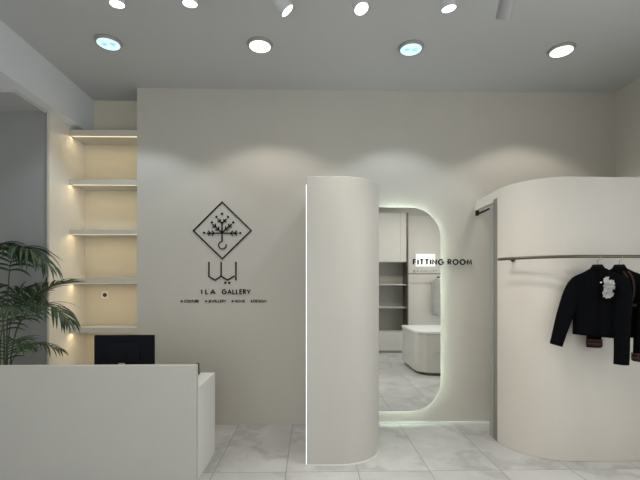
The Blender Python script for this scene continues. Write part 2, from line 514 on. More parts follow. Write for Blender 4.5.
# monitor, its back towards the shop
t = thing('monitor', 'black computer monitor seen from behind on the reception desk', 'monitor', (-1.59, 3.45, .742))
mb = NB(); box(mb, -1.848, -1.343, 3.435, 3.465, .80, 1.129)
obj('screen_case', mb, M_screenback, t, bevel=.006)
mb = NB(); box(mb, -1.72, -1.46, 3.412, 3.436, .86, 1.06)
obj('rear_cover', mb, M_screenback, t, bevel=.01)
mb = NB(); box(mb, -1.835, -1.356, 3.464, 3.467, .82, 1.115)
obj('display', mb, M_black, t)
mb = NB(); box(mb, -1.63, -1.55, 3.40, 3.42, .755, .95)
obj('stand_neck', mb, M_screenback, t, bevel=.004)
mb = NB(); box(mb, -1.71, -1.47, 3.36, 3.52, .742, .756)
obj('stand_base', mb, M_blackplastic, t, bevel=.004)
s = obj('badge', box(NB(), -1.622, -1.570, 3.392, 3.40, .855, .90), M_gold, t, bevel=.002); s['label'] = 'small gold badge'

t = thing('card_terminal', 'tiny slim black device standing at the end of the white desktop', 'card terminal', (-1.045, 3.67, .742))
obj('body', box(NB(), -1.056, -1.032, 3.63, 3.705, .752, .842), M_blackplastic, t, bevel=.004)
obj('base', box(NB(), -1.062, -1.028, 3.62, 3.715, .7425, .753), M_blackplastic, t, bevel=.002)
obj('keypad', box(NB(), -1.060, -1.056, 3.645, 3.69, .765, .805), M_trackgrey, t)

# ------------------------------------------------------------------ wall sign: diamond emblem and lettering
def wpt(px, py): p = at(px, py, YB); return (p.x, p.z)
def stroke(bm, pts, w, y0=YB - .010, y1=YB - .0005):
    """polyline of width w (metres) on the back wall"""
    pts = [Vector(p) for p in pts]
    n = len(pts)
    L_, R_ = [], []
    for i, p in enumerate(pts):
        a = (pts[i] - pts[i - 1]).normalized() if i > 0 else None
        b = (pts[i + 1] - pts[i]).normalized() if i < n - 1 else None
        if a is None: nn = Vector((-b.y, b.x)); k = 1
        elif b is None: nn = Vector((-a.y, a.x)); k = 1
        else:
            na, nb = Vector((-a.y, a.x)), Vector((-b.y, b.x))
            nn = (na + nb).normalized(); k = 1 / max(.72, nn.dot(na))
        L_.append(p + nn * k * w / 2); R_.append(p - nn * k * w / 2)
    va = [[bm.verts.new((q.x, y, q.y)) for y in (y0, y1)] for q in L_]
    vb = [[bm.verts.new((q.x, y, q.y)) for y in (y0, y1)] for q in R_]
    for i in range(n - 1):
        bm.faces.new((va[i][0], va[i + 1][0], vb[i + 1][0], vb[i][0]))
        bm.faces.new((va[i][1], vb[i][1], vb[i + 1][1], va[i + 1][1]))
        bm.faces.new((va[i][0], va[i][1], va[i + 1][1], va[i + 1][0]))
        bm.faces.new((vb[i][0], vb[i + 1][0], vb[i + 1][1], vb[i][1]))
    for i in (0, n - 1):
        bm.faces.new((va[i][0], vb[i][0], vb[i][1], va[i][1]))
    return bm
def dot(bm, px, py, r, y0=YB - .010, y1=YB - .0005):
    x, z = wpt(px, py)
    prism_y(bm, [(x + r * math.cos(2 * PI * k / 14), z + r * math.sin(2 * PI * k / 14)) for k in range(14)], y0, y1)

def arc_(cx, cy, rx, ry, a0, a1, n=14):
    return [(cx + rx * math.cos(math.radians(a0 + (a1 - a0) * i / n)), cy + ry * math.sin(math.radians(a0 + (a1 - a0) * i / n))) for i in range(n + 1)]
GLYPH = {   # advance width, strokes in a unit-high box
    'I': (0.0, [[(0, 0), (0, 1)]]),
    'L': (.44, [[(0, 1), (0, 0), (.44, 0)]]),
    'F': (.44, [[(0, 0), (0, 1), (.44, 1)], [(0, .52), (.40, .52)]]),
    'E': (.44, [[(.44, 1), (0, 1), (0, 0), (.44, 0)], [(0, .52), (.40, .52)]]),
    'T': (.56, [[(0, 1), (.56, 1)], [(.28, 0), (.28, 1)]]),
    'N': (.66, [[(0, 0), (0, .98), (.66, .02), (.66, 1)]]),
    'M': (.84, [[(0, 0), (.12, .98), (.42, .16), (.72, .98), (.84, 0)]]),
    'A': (.78, [[(0, 0), (.39, 1), (.78, 0)], [(.14, .34), (.64, .34)]]),
    'Y': (.68, [[(0, 1), (.34, .45), (.68, 1)], [(.34, 0), (.34, .46)]]),
    'O': (.92, [arc_(.46, .5, .46, .5, 90, 450, 28)]),
    'G': (.90, [arc_(.46, .5, .46, .5, 48, 360, 24) + [(.50, .5)]]),
    'C': (.78, [arc_(.46, .5, .46, .5, 48, 312, 22)]),
    'D': (.66, [[(0, 0), (0, 1), (.2, 1)] + arc_(.2, .5, .46, .5, 90, -90, 16)[1:] + [(0, 0)]]),
    'R': (.52, [[(0, 0), (0, 1), (.22, 1)] + arc_(.22, .75, .26, .25, 90, -90, 12)[1:] + [(0, .5)], [(.22, .5), (.52, 0)]]),
    'U': (.60, [[(0, 1), (0, .32)] + arc_(.3, .3, .3, .3, 180, 360, 14) + [(.60, 1)]]),
    'J': (.34, [[(.34, 1), (.34, .2)] + arc_(.17, .18, .17, .18, 0, -170, 8)]),
    'W': (1.04, [[(0, 1), (.26, .02), (.52, .94), (.78, .02), (1.04, 1)]]),
    'H': (.58, [[(0, 0), (0, 1)], [(.58, 0), (.58, 1)], [(0, .52), (.58, .52)]]),
    'S': (.46, [arc_(.23, .75, .21, .25, 40, 270, 12) + arc_(.23, .25, .23, .25, 90, -150, 12)[1:]]),
}
def stroke_text(s_, x0, x1, z0, z1, w, y0, y1, gap=.26, space=.38):
    """capital letters drawn with strokes of width w, fitted into the box; one bmesh per letter"""
    h = z1 - z0 - w
    adv, tot = [], 0
    for i, ch in enumerate(s_):
        if ch == ' ': tot += space; adv.append(None); continue
        adv.append(tot); tot += GLYPH[ch][0] + gap
    tot -= gap
    k = (x1 - x0 - w) / tot if tot > 0 else h
    out = []
    for a_, ch in zip(adv, s_):
        if a_ is None: continue
        bm = NB()
        for st in GLYPH[ch][1]:
            stroke(bm, [(x0 + w / 2 + (a_ + u) * k, z0 + w / 2 + v * h) for u, v in st], w, y0, y1)
        out.append((bm, x0 + w / 2 + a_ * k))
    return out
def join(bms):
    r_ = NB()
    for b_ in bms:
        me = bpy.data.meshes.new('tmp'); b_.to_mesh(me); b_.free(); r_.from_mesh(me); bpy.data.meshes.remove(me)
    return r_

cx_, cz_ = wpt(222.4, 258)
t = thing('wall_sign', 'black diamond tree emblem and ILA GALLERY lettering on the greige wall', 'sign', (cx_, YB, cz_))
bm = NB()
dia = [(222.2, 202.2), (251.2, 230.6), (222.4, 258.8), (193.5, 230.8)]
mid = ((dia[0][0] + dia[1][0]) / 2, (dia[0][1] + dia[1][1]) / 2)
stroke(bm, [wpt(*p) for p in [mid, dia[1], dia[2], dia[3], dia[0], mid]], .0150)
obj('diamond_frame', bm, M_black, t)
bm = NB()
def em(x, y): return (185 + x / 8, 198 + y / 8)
def es(pts, w): stroke(bm, [wpt(*em(*p)) for p in pts], w)
es([(297, 190), (297, 348)], .0140)
es([(175, 282), (422, 282)], .0140)
es([(297, 278), (222, 212)], .0132); es([(297, 278), (374, 210)], .0132)
es([(297, 205), (262, 168)], .0120); es([(297, 205), (332, 168)], .0120)
# the small chevron leaves on every branch
def chev(x, y, ang, s=20):
    ca, sa = math.cos(ang), math.sin(ang)
    def rot(u, v): return (x + u * ca - v * sa, y + u * sa + v * ca)
    es([rot(s, -s), rot(0, 0), rot(s, s)], .0115)
for x in (205, 235): chev(x, 282, PI, 19)
for x in (365, 395): chev(x, 282, 0, 19)
a1 = math.atan2(-66, -75); a2 = math.atan2(-68, 77)
for k in (.35, .68):
    chev(297 - 75 * k, 278 - 66 * k, a1, 19); chev(297 + 77 * k, 278 - 68 * k, a2, 19)
chev(283, 190, math.atan2(-1, -1), 15); chev(311, 190, math.atan2(-1, 1), 15)
hook = [(297, 346)] + [(300 + 30 * math.cos(q), 378 + 30 * math.sin(q)) for q in [math.radians(a) for a in range(255, -26, -15)]]
es(hook, .0125)
obj('tree_emblem', bm, M_black, t)
for (x, y) in ((297, 127), (252, 152), (345, 152), (216, 196), (386, 196), (154, 279), (442, 281)):
    bm = NB(); dot(bm, *em(x, y), .0125)
    obj('berry_dot', bm, M_black, t)
bm = NB()
def ca_(x, y): return wpt(170 + x / 5.818, 255 + y / 5.818)
stroke(bm, [ca_(227, 40), ca_(227, 125), ca_(263, 146), ca_(298, 124), ca_(336, 146), ca_(376, 122)], .0150)
stroke(bm, [ca_(298, 40), ca_(298, 124)], .0150)
stroke(bm, [ca_(384, 40), ca_(384, 148)], .0150)
for x in (322, 345): dot(bm, 170 + x / 5.818, 255 + 162 / 5.818, .0132)
obj('calligraphy', bm, M_black, t)
def sign_text(s, px0, px1, py0, py1, name, w, depth=.008):
    a = at(px0, py1, YB); b = at(px1, py0, YB)
    if s == 'I': b.x = a.x + w
    for bm, _ in stroke_text(s, a.x, b.x, a.z, b.z, w, YB - .0005 - depth, YB - .0005, .36):
        obj(name, bm, M_black, t)
sign_text('I', 201.3, 202.4, 289.1, 294.4, 'name_letter', .0115)
sign_text('L', 205.3, 208.5, 289.1, 294.4, 'name_letter', .0115)
sign_text('A', 210.2, 215.8, 289.1, 294.4, 'name_letter', .0115)
sign_text('GALLERY', 221.8, 250.8, 289.1, 294.4, 'name_letter', .0115)
for (s_, dx_, a_, b_) in (('COUTURE', 181.9, 184.2, 199.2), ('JEWELLERY', 206.2, 208.2, 226.2), ('HOME', 232.6, 234.8, 245.2), ('DESIGN', 251.6, 253.3, 266.4)):
    a = at(a_, 302.6, YB); b = at(b_, 299.7, YB)
    obj('tagline_lettering', join([q[0] for q in stroke_text(s_, a.x, b.x, a.z, b.z, .0062, YB - .0055, YB - .0005)]), M_black, t)
    bm = NB(); dot(bm, dx_, 301.2, .011); obj('tagline_bullet', bm, M_black, t)

# FITTING ROOM letters, half on the mirror and half on the wall
a = at(413.0, 265.0, 4.437); b = at(472.2, 259.0, 4.437)
t = thing('fitting_room_sign', 'black FITTING ROOM letters running from the mirror onto the wall', 'sign', ((a.x + b.x) / 2, 4.46, a.z))
for lb, lx in stroke_text('FITTING ROOM', a.x, b.x, a.z, b.z, .0145, YB - .064, YB - .0565, .44, .52):
    if lx > mx1:       # letter over the bare wall: held off the wall by a spacer
        tube(lb, [(lx + .004, YB - .060, (a.z + b.z) / 2 + .008), (lx + .004, YB - .0005, (a.z + b.z) / 2 + .008)], .004, 8)
    obj('letter', lb, M_black, t)
a = at(413.5, 272.3, 4.443); b = at(437.5, 269.8, 4.443)
s = obj('small_lettering', join([q[0] for q in stroke_text('ILA GALLERY', a.x, b.x, a.z, b.z, .0045, YB - .059, YB - .0565)]), M_trackgrey, t)
s['label'] = 'tiny grey lettering under the words'

# ------------------------------------------------------------------ ceiling downlights
def make_downlight(loc, cool, label, group, watts, cone=150, blend=1.0):
    t = thing('downlight', label, 'ceiling light', loc, group)
    x, y, z = loc
    lathe_p = [(.097, -.021), (.102, -.025), (.114, -.010), (.118, 0.0), (.090, 0.0), (.097, -.021)]
    obj('trim_ring', lathe(NB(), lathe_p, loc, 40), M_ring, t, smooth=True)
    obj('lamp_face', lathe(NB(), [(0, -.020), (.097, -.020), (.097, -.010), (0, -.010)], loc, 40), E_cool if cool else E_warm, t)
    for sx in (-.038, .038):
        obj('lamp_cell', lathe(NB(), [(0, -.025), (.020, -.023), (.026, -.0195), (0, -.0195)], (x + sx, y, z), 20), E_coolcell if cool else E_warmcell, t, smooth=True)
    ld = bpy.data.lights.new('downlight_beam', 'SPOT')
    ld.energy = watts; ld.color = COOL if cool else NEUT
    ld.spot_size = math.radians(cone); ld.spot_blend = blend; ld.shadow_soft_size = 0.06
    lo = bpy.data.objects.new('downlight_beam', ld); C.objects.link(lo)
    lo.parent = t; lo.location = (0, 0, -.05)
    return t
for px, py, cool, lab in ((108.5, 42, True, 'round recessed ceiling light with cool bluish glow above the niche side of the shop'),
                          (260, 44.5, False, 'round recessed ceiling light with warm glow above the diamond wall sign'),
                          (411, 47.5, True, 'round recessed ceiling light with cool bluish glow above the arched mirror'),
                          (561.5, 49.5, False, 'round recessed ceiling light with warm glow above the fitting room')):
    p = at_z(px, py, ZC)
    make_downlight((p.x, p.y, ZC), cool, lab, 'recessed ceiling lights along the back wall', DOWN_W * .9, 110 if cool else 115, .30)
for X in (-1.84, -.47, .92, 2.33):  # unseen row added as fill light
    make_downlight((X, 1.1, ZC), False, 'added round ceiling light out of view over the shop floor', 'added fill lights over the shop floor', DOWN_W)

# ------------------------------------------------------------------ track spotlights
t = thing('lighting_track', 'slim white lighting track on the ceiling carrying the spotlights', 'track', (0, 2.80, ZC))
obj('rail', box(NB(), -2.3, 2.6, 2.782, 2.818, ZC - .03, ZC), M_trackwhite, t, bevel=.002)
obj('end_cap', box(NB(), 2.6, 2.615, 2.780, 2.820, ZC - .031, ZC), M_trackgrey, t)
obj('end_cap', box(NB(), -2.315, -2.3, 2.780, 2.820, ZC - .031, ZC), M_trackgrey, t)

def make_spot(px, py, aim, lit, label, watts, length=.20):
    aim = Vector(aim).normalized()
    lens = at_z(px, py, 3.50)
    if not lit: lens = at_z(px, py, 3.48) 
    r = .052
    top = lens - aim * length
    piv = lens - aim * length * .62
    t = thing('track_spotlight', label, 'spotlight', (piv.x, 2.80, ZC - .03), 'spotlights on the ceiling track')
    m_ = M_trackwhite if lit else M_trackgrey
    q = aim.to_track_quat('-Z', 'Y').to_matrix()
    def put(bm, org):
        for v in bm.verts: v.co = q @ v.co + org
        return bm
    obj('lamp_body', put(lathe(NB(), [(0, length), (r * .86, length), (r, length - .012), (r, 0), (r * .93, 0), (r * .90, .012), (0, .012)], n=32), lens), m_, t, bevel=0, smooth=False)
    obj('lens', put(lathe(NB(), [(0, .004), (r * .91, .004), (r * .91, .010), (0, .010)], n=32), lens), E_track if lit else E_off, t)
    stem_top = Vector((piv.x, 2.80, ZC - .03))
    b_ = NB(); tube(b_, [stem_top, Vector((piv.x, 2.80, piv.z + .05)), piv], .010, 10)
    obj('stem', b_, m_, t)
    obj('adapter', box(NB(), piv.x - .05, piv.x + .05, 2.784, 2.816, ZC - .055, ZC - .0305), m_, t, bevel=.003)
    if lit:
        ld = bpy.data.lights.new('spot_beam', 'SPOT')
        ld.energy = watts; ld.color = NEUT; ld.spot_size = math.radians(95); ld.spot_blend = 1.0; ld.shadow_soft_size = .05
        lo = bpy.data.objects.new('spot_beam', ld); C.objects.link(lo)
        lo.parent = t; lo.location = lens + aim * .015 - base_of(t)
        lo.rotation_euler = aim.to_track_quat('-Z', 'Y').to_euler()
make_spot(117, 4.5, (0.0, 0.10, -1), True, 'lit white track spotlight nearest the shelf niche', TRACK_W * .6)
make_spot(190, 4, (0.0, 0.12, -1), True, 'lit white track spotlight second from the niche end', TRACK_W * .7)
make_spot(287.5, 11, (0.62, .12, -.75), True, 'lit white track spotlight tilted sideways towards the fitting room', TRACK_W * 2.9)
make_spot(361.5, 9, (0.22, -.28, -1), True, 'lit track spotlight pointing towards the viewer above the rounded divider', TRACK_W * 1.7)
make_spot(449, 9, (.12, .10, -1), True, 'lit warm track spotlight beside the unlit grey one', TRACK_W * 2.2)
make_spot(503, 19, (.05, .62, -.78), False, 'unlit grey track spotlight facing the back wall', 0, .17)

# second track added out of view, its spots brighten the mirrored cabinets
t = thing('lighting_track', 'added white lighting track on the ceiling, out of view', 'track', (1.6, 1.30, ZC))
obj('rail', box(NB(), 0.2, 3.2, 1.282, 1.318, ZC - .03, ZC), M_trackwhite, t, bevel=.002)
def rear_fill_spot(X, aim, watts):
    aim = Vector(aim).normalized()
    piv = Vector((X, 1.30, 3.60)); q = aim.to_track_quat('-Z', 'Y').to_matrix()
    t = thing('track_spotlight', 'added spotlight out of view, brightening the cabinets behind the viewer', 'spotlight', (X, 1.30, ZC - .03), 'added fill spotlights on the rear track')
    lens = piv + aim * .10
    def put(bm):
        for v in bm.verts: v.co = q @ v.co + lens
        return bm
    obj('lamp_body', put(lathe(NB(), [(0, .2), (.045, .2), (.052, .188), (.052, 0), (.048, 0), (.047, .012), (0, .012)], n=24)), M_trackwhite, t)
    obj('lens', put(lathe(NB(), [(0, .004), (.047, .004), (.047, .010), (0, .010)], n=24)), E_track, t)
    obj('stem', tube(NB(), [(X, 1.30, ZC - .03), tuple(piv)], .010, 10), M_trackwhite, t)
    ld = bpy.data.lights.new('spot_beam', 'SPOT')
    ld.energy = watts; ld.color = NEUT; ld.spot_size = math.radians(100); ld.spot_blend = 1.0; ld.shadow_soft_size = .05
    lo = bpy.data.objects.new('spot_beam', ld); C.objects.link(lo)
    lo.parent = t; lo.location = lens + aim * .015 - base_of(t)
    lo.rotation_euler = aim.to_track_quat('-Z', 'Y').to_euler()
rear_fill_spot(1.2, (0, -.75, -.66), 32)
rear_fill_spot(2.1, (0, -.75, -.66), 32)
rear_fill_spot(2.9, (0, -.75, -.66), 32)

# ------------------------------------------------------------------ jackets on hangers
def ell(cx, cy, z, hw, hd, n=36, e=2.4):
    out = []
    for k in range(n):
        q = 2 * PI * k / n
        c, s_ = math.cos(q), math.sin(q)
        out.append(Vector((cx + hw * math.copysign(abs(c) ** (2 / e), c), cy + hd * math.copysign(abs(s_) ** (2 / e), s_), z)))
    return out
def interp(keys, n):
    """smooth interpolation through tuples"""
    pts = keys; out = []
    m = len(pts) - 1
    for i in range(n + 1):
        u = i / n * m; k = min(int(u), m - 1); f = u - k
        p0, p1, p2, p3 = pts[max(k - 1, 0)], pts[k], pts[k + 1], pts[min(k + 2, m)]
        out.append([.5 * (2 * b + (c - a) * f + (2 * a - 5 * b + 4 * c - d) * f * f + (3 * b - a - 3 * c + d) * f ** 3) for a, b, c, d in zip(p0, p1, p2, p3)])
    return out
def cloth_noise(bm, amp, seed, z_lim=None):
    for v in bm.verts:
        p = Vector((v.co.x * 7 + seed, v.co.y * 5, v.co.z * 3.2))
        v.co += Vector((noise.noise(p), noise.noise(p + Vector((9, 3, 1))), 0)) * amp
def place(bm, org, yaw):
    R_ = Matrix.Rotation(yaw, 3, 'Z')
    for v in bm.verts: v.co = R_ @ v.co + org
    return bm
def body_bm(keys, amp, seed, n=30):
    # keys: (z, cx, hw, hd, skew)
    rings = []
    for z, cx, hw, hd, sk in interp(keys, n):
        r_ = ell(cx, 0, z, hw, hd, 40)
        for p in r_: p.z += sk * (p.x - cx)
        rings.append(r_)
    bm = loft(NB(), rings); cloth_noise(bm, amp, seed); return bm
def sleeve_bm(path, radii, amp, seed, n=24, flat=.62):
    P = catmull(path, 10); m = len(P)
    rings = []
    for i, p in enumerate(P):
        u = i / (m - 1) * (len(radii) - 1); k = min(int(u), len(radii) - 2); f = u - k
        r_ = radii[k] * (1 - f) + radii[k + 1] * f
        tt = frame_at(P, i)
        side = Vector((0, 1, 0)).cross(tt).normalized()
        fwd = tt.cross(side).normalized()
        rings.append([p + side * r_ * math.cos(2 * PI * q / n) + fwd * r_ * flat * math.sin(2 * PI * q / n) for q in range(n)])
    bm = loft(NB(), rings); cloth_noise(bm, amp, seed); return bm
def hanger(org, yaw, label, half=.17, grp=None):
    t = thing('coat_hanger', label, 'hanger', org, grp)
    hk = [(0, 0, .02), (0, 0, .060)]
    rr = .022
    zc = .084
    arcp = [(rr * math.sin(q), 0, zc - rr * math.cos(q)) for q in [PI * 1.25 * i / 14 + 0 for i in range(15)]]
    hk += [(0.001, 0, .061)] + arcp[1:]
    obj('hook', place(tube(NB(), hk, .0032, 8), org, yaw), M_metal, t, smooth=True)
    sh = [(-half, 0, -.105), (-half * .55, 0, -.065), (-.05, 0, -.030), (0, 0, -.020), (.05, 0, -.030), (half * .55, 0, -.065), (half, 0, -.105)]
    P = catmull(sh, 6); m = len(P)
    obj('shoulder_bar', place(tube(NB(), P, [.008 + .012 * (1 - abs(2 * i / (m - 1) - 1)) for i in range(m)], 10), org, yaw), M_matteblack, t, smooth=True)
    obj('neck_block', place(prism_y(NB(), [(-.036, .028), (.036, .028), (.056, -.03), (-.056, -.03)], -.014, .014), org, yaw), M_matteblack, t, bevel=.006)
    return t

YR = fy - off
yaw = -math.radians(30)
hk_z = rz + .0135 - .106 + .006
def hook_at(px):
    p = at(px, 256, YR); return Vector((p.x, YR, rz - .096))
# first jacket
o1 = hook_at(597.5)
hanger(o1, yaw, 'black hanger holding the black jacket with white flower', .16, 'hangers on the bronze rail')
j = thing('jacket', 'cropped black jacket with a white fabric flower at the chest, on the bronze rail', 'jacket', o1, 'jackets on the rail')
K = 1.08
bk = [(-.580, .0, .178, .032, -.06), (-.45, .0, .176, .036, -.04), (-.30, .0, .18, .040, 0), (-.18, .0, .19, .040, 0), (-.115, 0, .197, .036, 0), (-.07, 0, .165, .032, 0), (-.035, 0, .10, .030, 0), (-.005, 0, .052, .034, 0)]
obj('jacket_body', place(body_bm(bk, .012, 3.1), o1, yaw), M_fabric, j, smooth=True)
lsl = [(-.125, 0, -.105), (-.168, -.0, -.165), (-.215, -.025, -.32), (-.26, -.05, -.49), (-.305, -.075, -.665)]
obj('sleeve', place(sleeve_bm(lsl, [.045, .060, .064, .060, .056, .054], .008, 5.2), o1, yaw), M_fabric, j, smooth=True)
rsl = [(.130, -.01, -.09), (.165, -.02, -.15), (.168, -.04, -.35), (.160, -.05, -.58), (.155, -.05, -.795)]
obj('sleeve', place(sleeve_bm(rsl, [.05, .060, .060, .056, .054, .052], .006, 8.7), o1, yaw), M_fabric, j, smooth=True)
cb = NB(); rings = [ell(0, 0, -.012, .056, .036, 30), ell(0, 0, .008, .047, .033, 30), ell(0, 0, .006, .040, .028, 30), ell(0, 0, -.02, .046, .030, 30)]
obj('collar', place(loft(cb, rings, False), o1, yaw), M_fabric, j, smooth=True)
pk = NB(); tube(pk, catmull([(0.004, -.032, -.02), (.004, -.040, -.12), (.002, -.042, -.30), (0, -.038, -.45), (0, -.035, -.57)], 6), .006, 6)
obj('front_placket', place(pk, o1, yaw), M_fabric2, j)
# flower of ruffled petals
fl = NB()
random.seed(21)
def petal(bm, c, ang, s, tilt, lift):
    n, m = 7, 12
    grid = []
    for i in range(n + 1):
        row = []
        for k in range(m + 1):
            u = i / n; q = (k / m - .5) * PI * .95
            rr_ = s * u * (1 + .12 * math.sin(k * 2.1 + ang * 3))
            x = rr_ * math.cos(q); y = rr_ * math.sin(q) * .95
            d = -lift * u - s * tilt * u * u + s * .22 * u * math.sin(k * 1.7 + ang * 5) 
            row.append(Vector((c[0] + x * math.cos(ang) - y * math.sin(ang), c[1] + d, c[2] + x * math.sin(ang) + y * math.cos(ang))))
        grid.append(row)
    for dy in (0, .0015):
        vv = [[bm.verts.new(p + Vector((0, dy, 0))) for p in row] for row in grid]
        for i in range(n):
            for k in range(m):
                try: bm.faces.new((vv[i][k], vv[i + 1][k], vv[i + 1][k + 1], vv[i][k + 1]))
                except ValueError: pass
fc = (.066, -.048, -.165)
for k in range(22):
    cz = fc[2] - .058 + .116 * k / 21; cxx = fc[0] + random.uniform(-.008, .008)
    petal(fl, (cxx, fc[1] - .004 * (k % 4), cz), random.uniform(0, 2 * PI), random.uniform(.028, .037), random.uniform(.2, 1.0), random.uniform(.0, .03))
s = obj('fabric_flower', place(fl, o1, yaw), M_flower, j, smooth=True); s['label'] = 'white ruffled fabric flower'
pn = NB(); lathe(pn, [(0, .008), (.006, .005), (.008, 0), (.006, -.005), (0, -.008)], (.020, -.046, -.125), 14)
s = obj('pin', place(pn, o1, yaw), M_white, j, smooth=True); s['label'] = 'small pale pin'

# second jacket with maroon braid
o2 = hook_at(619.3)
hanger(o2, yaw, 'black hanger holding the maroon-trimmed jacket', .16, 'hangers on the bronze rail')
j = thing('jacket', 'black jacket with maroon braid trim and cuffs hanging behind the flower jacket', 'jacket', o2, 'jackets on the rail')
bk = [(-.585, .0, .158, .030, .0), (-.45, .0, .160, .034, 0), (-.30, .0, .166, .038, 0), (-.18, .0, .18, .038, 0), (-.115, 0, .192, .035, 0), (-.07, 0, .165, .032, 0), (-.035, 0, .10, .030, 0), (-.005, 0, .052, .034, 0)]
obj('jacket_body', place(body_bm(bk, .010, 13.1), o2, yaw), M_fabric2, j, smooth=True)
lsl = [(-.140, 0, -.09), (-.175, .0, -.15), (-.180, .0, -.35), (-.178, .0, -.53), (-.176, .0, -.685)]
rsl = [(.140, 0, -.09), (.172, -.01, -.15), (.165, -.03, -.35), (.150, -.045, -.58), (.140, -.05, -.775)]
for pth, rad in ((lsl, [.05, .060, .060, .056, .054, .054]), (rsl, [.05, .062, .066, .064, .062, .062])):
    sl = obj('sleeve', place(sleeve_bm(pth, rad, .006, 15.2), o2, yaw), M_fabric2, j, smooth=True)
    e = Vector(pth[-1]); r0 = rad[-1]
    for dz, hh, mm, nm in ((.035, .05, M_braid, 'cuff'), (.066, .006, M_braidpale, 'piping'), (.034, .006, M_braidpale, 'piping')):
        cbm = NB(); rings = [[e + Vector(((r0 + .006) * math.cos(2 * PI * q / 24), (r0 * .62 + .006) * math.sin(2 * PI * q / 24), zz)) for q in range(24)] for zz in (dz - hh / 2, dz + hh / 2)]
        if nm == 'piping': rings = [[p + (p - e - Vector((0, 0, p.z - e.z))) * .05 for p in r_] for r_ in rings]
        s = obj(nm, place(loft(cbm, rings), o2, yaw), mm, sl, smooth=False)
cb = NB(); rings = [ell(0, 0, -.012, .055, .036, 30), ell(0, 0, .008, .046, .033, 30), ell(0, 0, .006, .040, .028, 30), ell(0, 0, -.02, .046, .030, 30)]
obj('collar', place(loft(cb, rings, False), o2, yaw), M_fabric2, j, smooth=True)
for sx in (.022, .055):
    pk = NB(); tube(pk, catmull([(sx, -.030, -.03), (sx + .03, -.038, -.10), (sx + .035, -.041, -.22), (sx + .005, -.040, -.34), (sx, -.036, -.46), (sx, -.033, -.57)], 6), .008, 8)
    s = obj('front_braid', place(pk, o2, yaw), M_braid, j, smooth=True); s['label'] = 'dark maroon braid'
pk = NB(); box(pk, .045, .125, -.044, -.034, -.325, -.300)
s = obj('pocket_trim', place(pk, o2, yaw), M_braid, j); s['label'] = 'maroon pocket trim'

# ------------------------------------------------------------------ palm in a pot behind the desk
PY = 3.93
pc = at(4, 365, PY)
t = thing('potted_palm', 'tall green feathery palm in a pot behind the reception desk', 'plant', (pc.x, PY, 0))
obj('pot', lathe(NB(), [(0, 0), (.12, 0), (.135, .01), (.165, .36), (.172, .38), (.160, .38), (.152, .34), (0, .34)], (pc.x, PY, 0), 36), M_pot, t, smooth=True)
obj('soil', lathe(NB(), [(0, .350), (.08, .356), (.152, .346), (.152, .341), (0, .341)], (pc.x, PY, 0), 24), M_soil, t, smooth=True)

def leaflet(bm, base, d, up, length, width, droop):
    """one long narrow blade: folded along the midrib, drooping to its tip"""
    n = 7
    d = d.normalized(); side = d.cross(up)
    if side.length < 1e-3: side = d.cross(Vector((0, 1, 0)))
    side.normalize()
    rows = []
    p = base.copy(); step = length / n; dd = d.copy()
    for i in range(n + 1):
        u = i / n
        w = width * (math.sin(PI * min(1, u * .88 + .12)) ** .8) * .5 if i < n else .0008
        nrm = side.cross(dd).normalized()
        rows.append((bm.verts.new(p - side * w + nrm * w * .35), bm.verts.new(p), bm.verts.new(p + side * w + nrm * w * .35)))
        dd = (dd + Vector((0, 0, -droop / n * (1 + u)))).normalized()
        side = (side - dd * side.dot(dd)).normalized()
        p = p + dd * step
    for a_, b_ in zip(rows, rows[1:]):
        bm.faces.new((a_[0], a_[1], b_[1], b_[0])); bm.faces.new((a_[1], a_[2], b_[2], b_[1]))

def frond(pts, n_leaf, L0, width, droop, start=.35, spread=1.0, seed=0, wid=.009):
    """pts: (px,py,Y) control points of the midrib, root first"""
    rnd = random.Random(seed); n_leaf = int(n_leaf * 1.25); width *= .84; L0 *= 1.05; droop *= .72
    P = catmull([at(px, py, Y) for px, py, Y in pts], 10)
    m = len(P)
    st = tube(NB(), P, [wid * (1 - .85 * i / (m - 1)) for i in range(m)], 7)
    stem_o = obj('frond_stem', st, M_stem, t, smooth=True)
    bm = NB()
    for k in range(n_leaf):
        u = start + (1 - start) * k / (n_leaf - 1)
        i = min(int(u * (m - 1)), m - 2); f = u * (m - 1) - i
        b_ = P[i].lerp(P[i + 1], f)
        tt = (P[i + 1] - P[i]).normalized()
        flat = tt.cross(Vector((0, 0, 1)))
        if flat.length < .2: flat = Vector((0, 1, 0))
        flat.normalize()
        upv = flat.cross(tt).normalized()
        v = (k / (n_leaf - 1))
        Lk = L0 * (.55 + .75 * math.sin(PI * min(1, .15 + .75 * v))) * rnd.uniform(.85, 1.1)
        for sgn in (-1, 1):
            ang = math.radians(62 - 38 * v) + rnd.uniform(-.12, .12)
            d = tt * math.cos(ang) + flat * sgn * math.sin(ang) * spread + upv * (.25 + rnd.uniform(-.12, .12))
            if b_.y + d.normalized().y * Lk > 4.1: d.y *= .35
            leaflet(bm, b_, d, upv, Lk, width * rnd.uniform(.8, 1.1), droop * rnd.uniform(.7, 1.3))
    leaflet(bm, P[-1], (P[-1] - P[-3]), Vector((0, 0, 1)), L0 * .7, width, droop * .5)
    for v in bm.verts:
        if v.co.y > 4.12: v.co.y = 4.12 - (v.co.y - 4.12) * .2
    obj('leaf_blades', bm, M_leaf, stem_o)
b0 = [(3, 460, 3.93), (5, 400, 3.93)]
frond(b0 + [(7, 330, 3.93), (9, 275, 3.90), (15, 252, 3.84), (28, 249, 3.78), (46, 262, 3.72)], 17, .27, .030, 1.5, .52, 1.0, 1)
frond([(5, 460, 3.95), (9, 400, 3.95), (12, 350, 3.95), (22, 314, 3.93), (33, 298, 3.90), (50, 287, 3.86), (70, 283, 3.82)], 18, .19, .026, .45, .56, .85, 2)
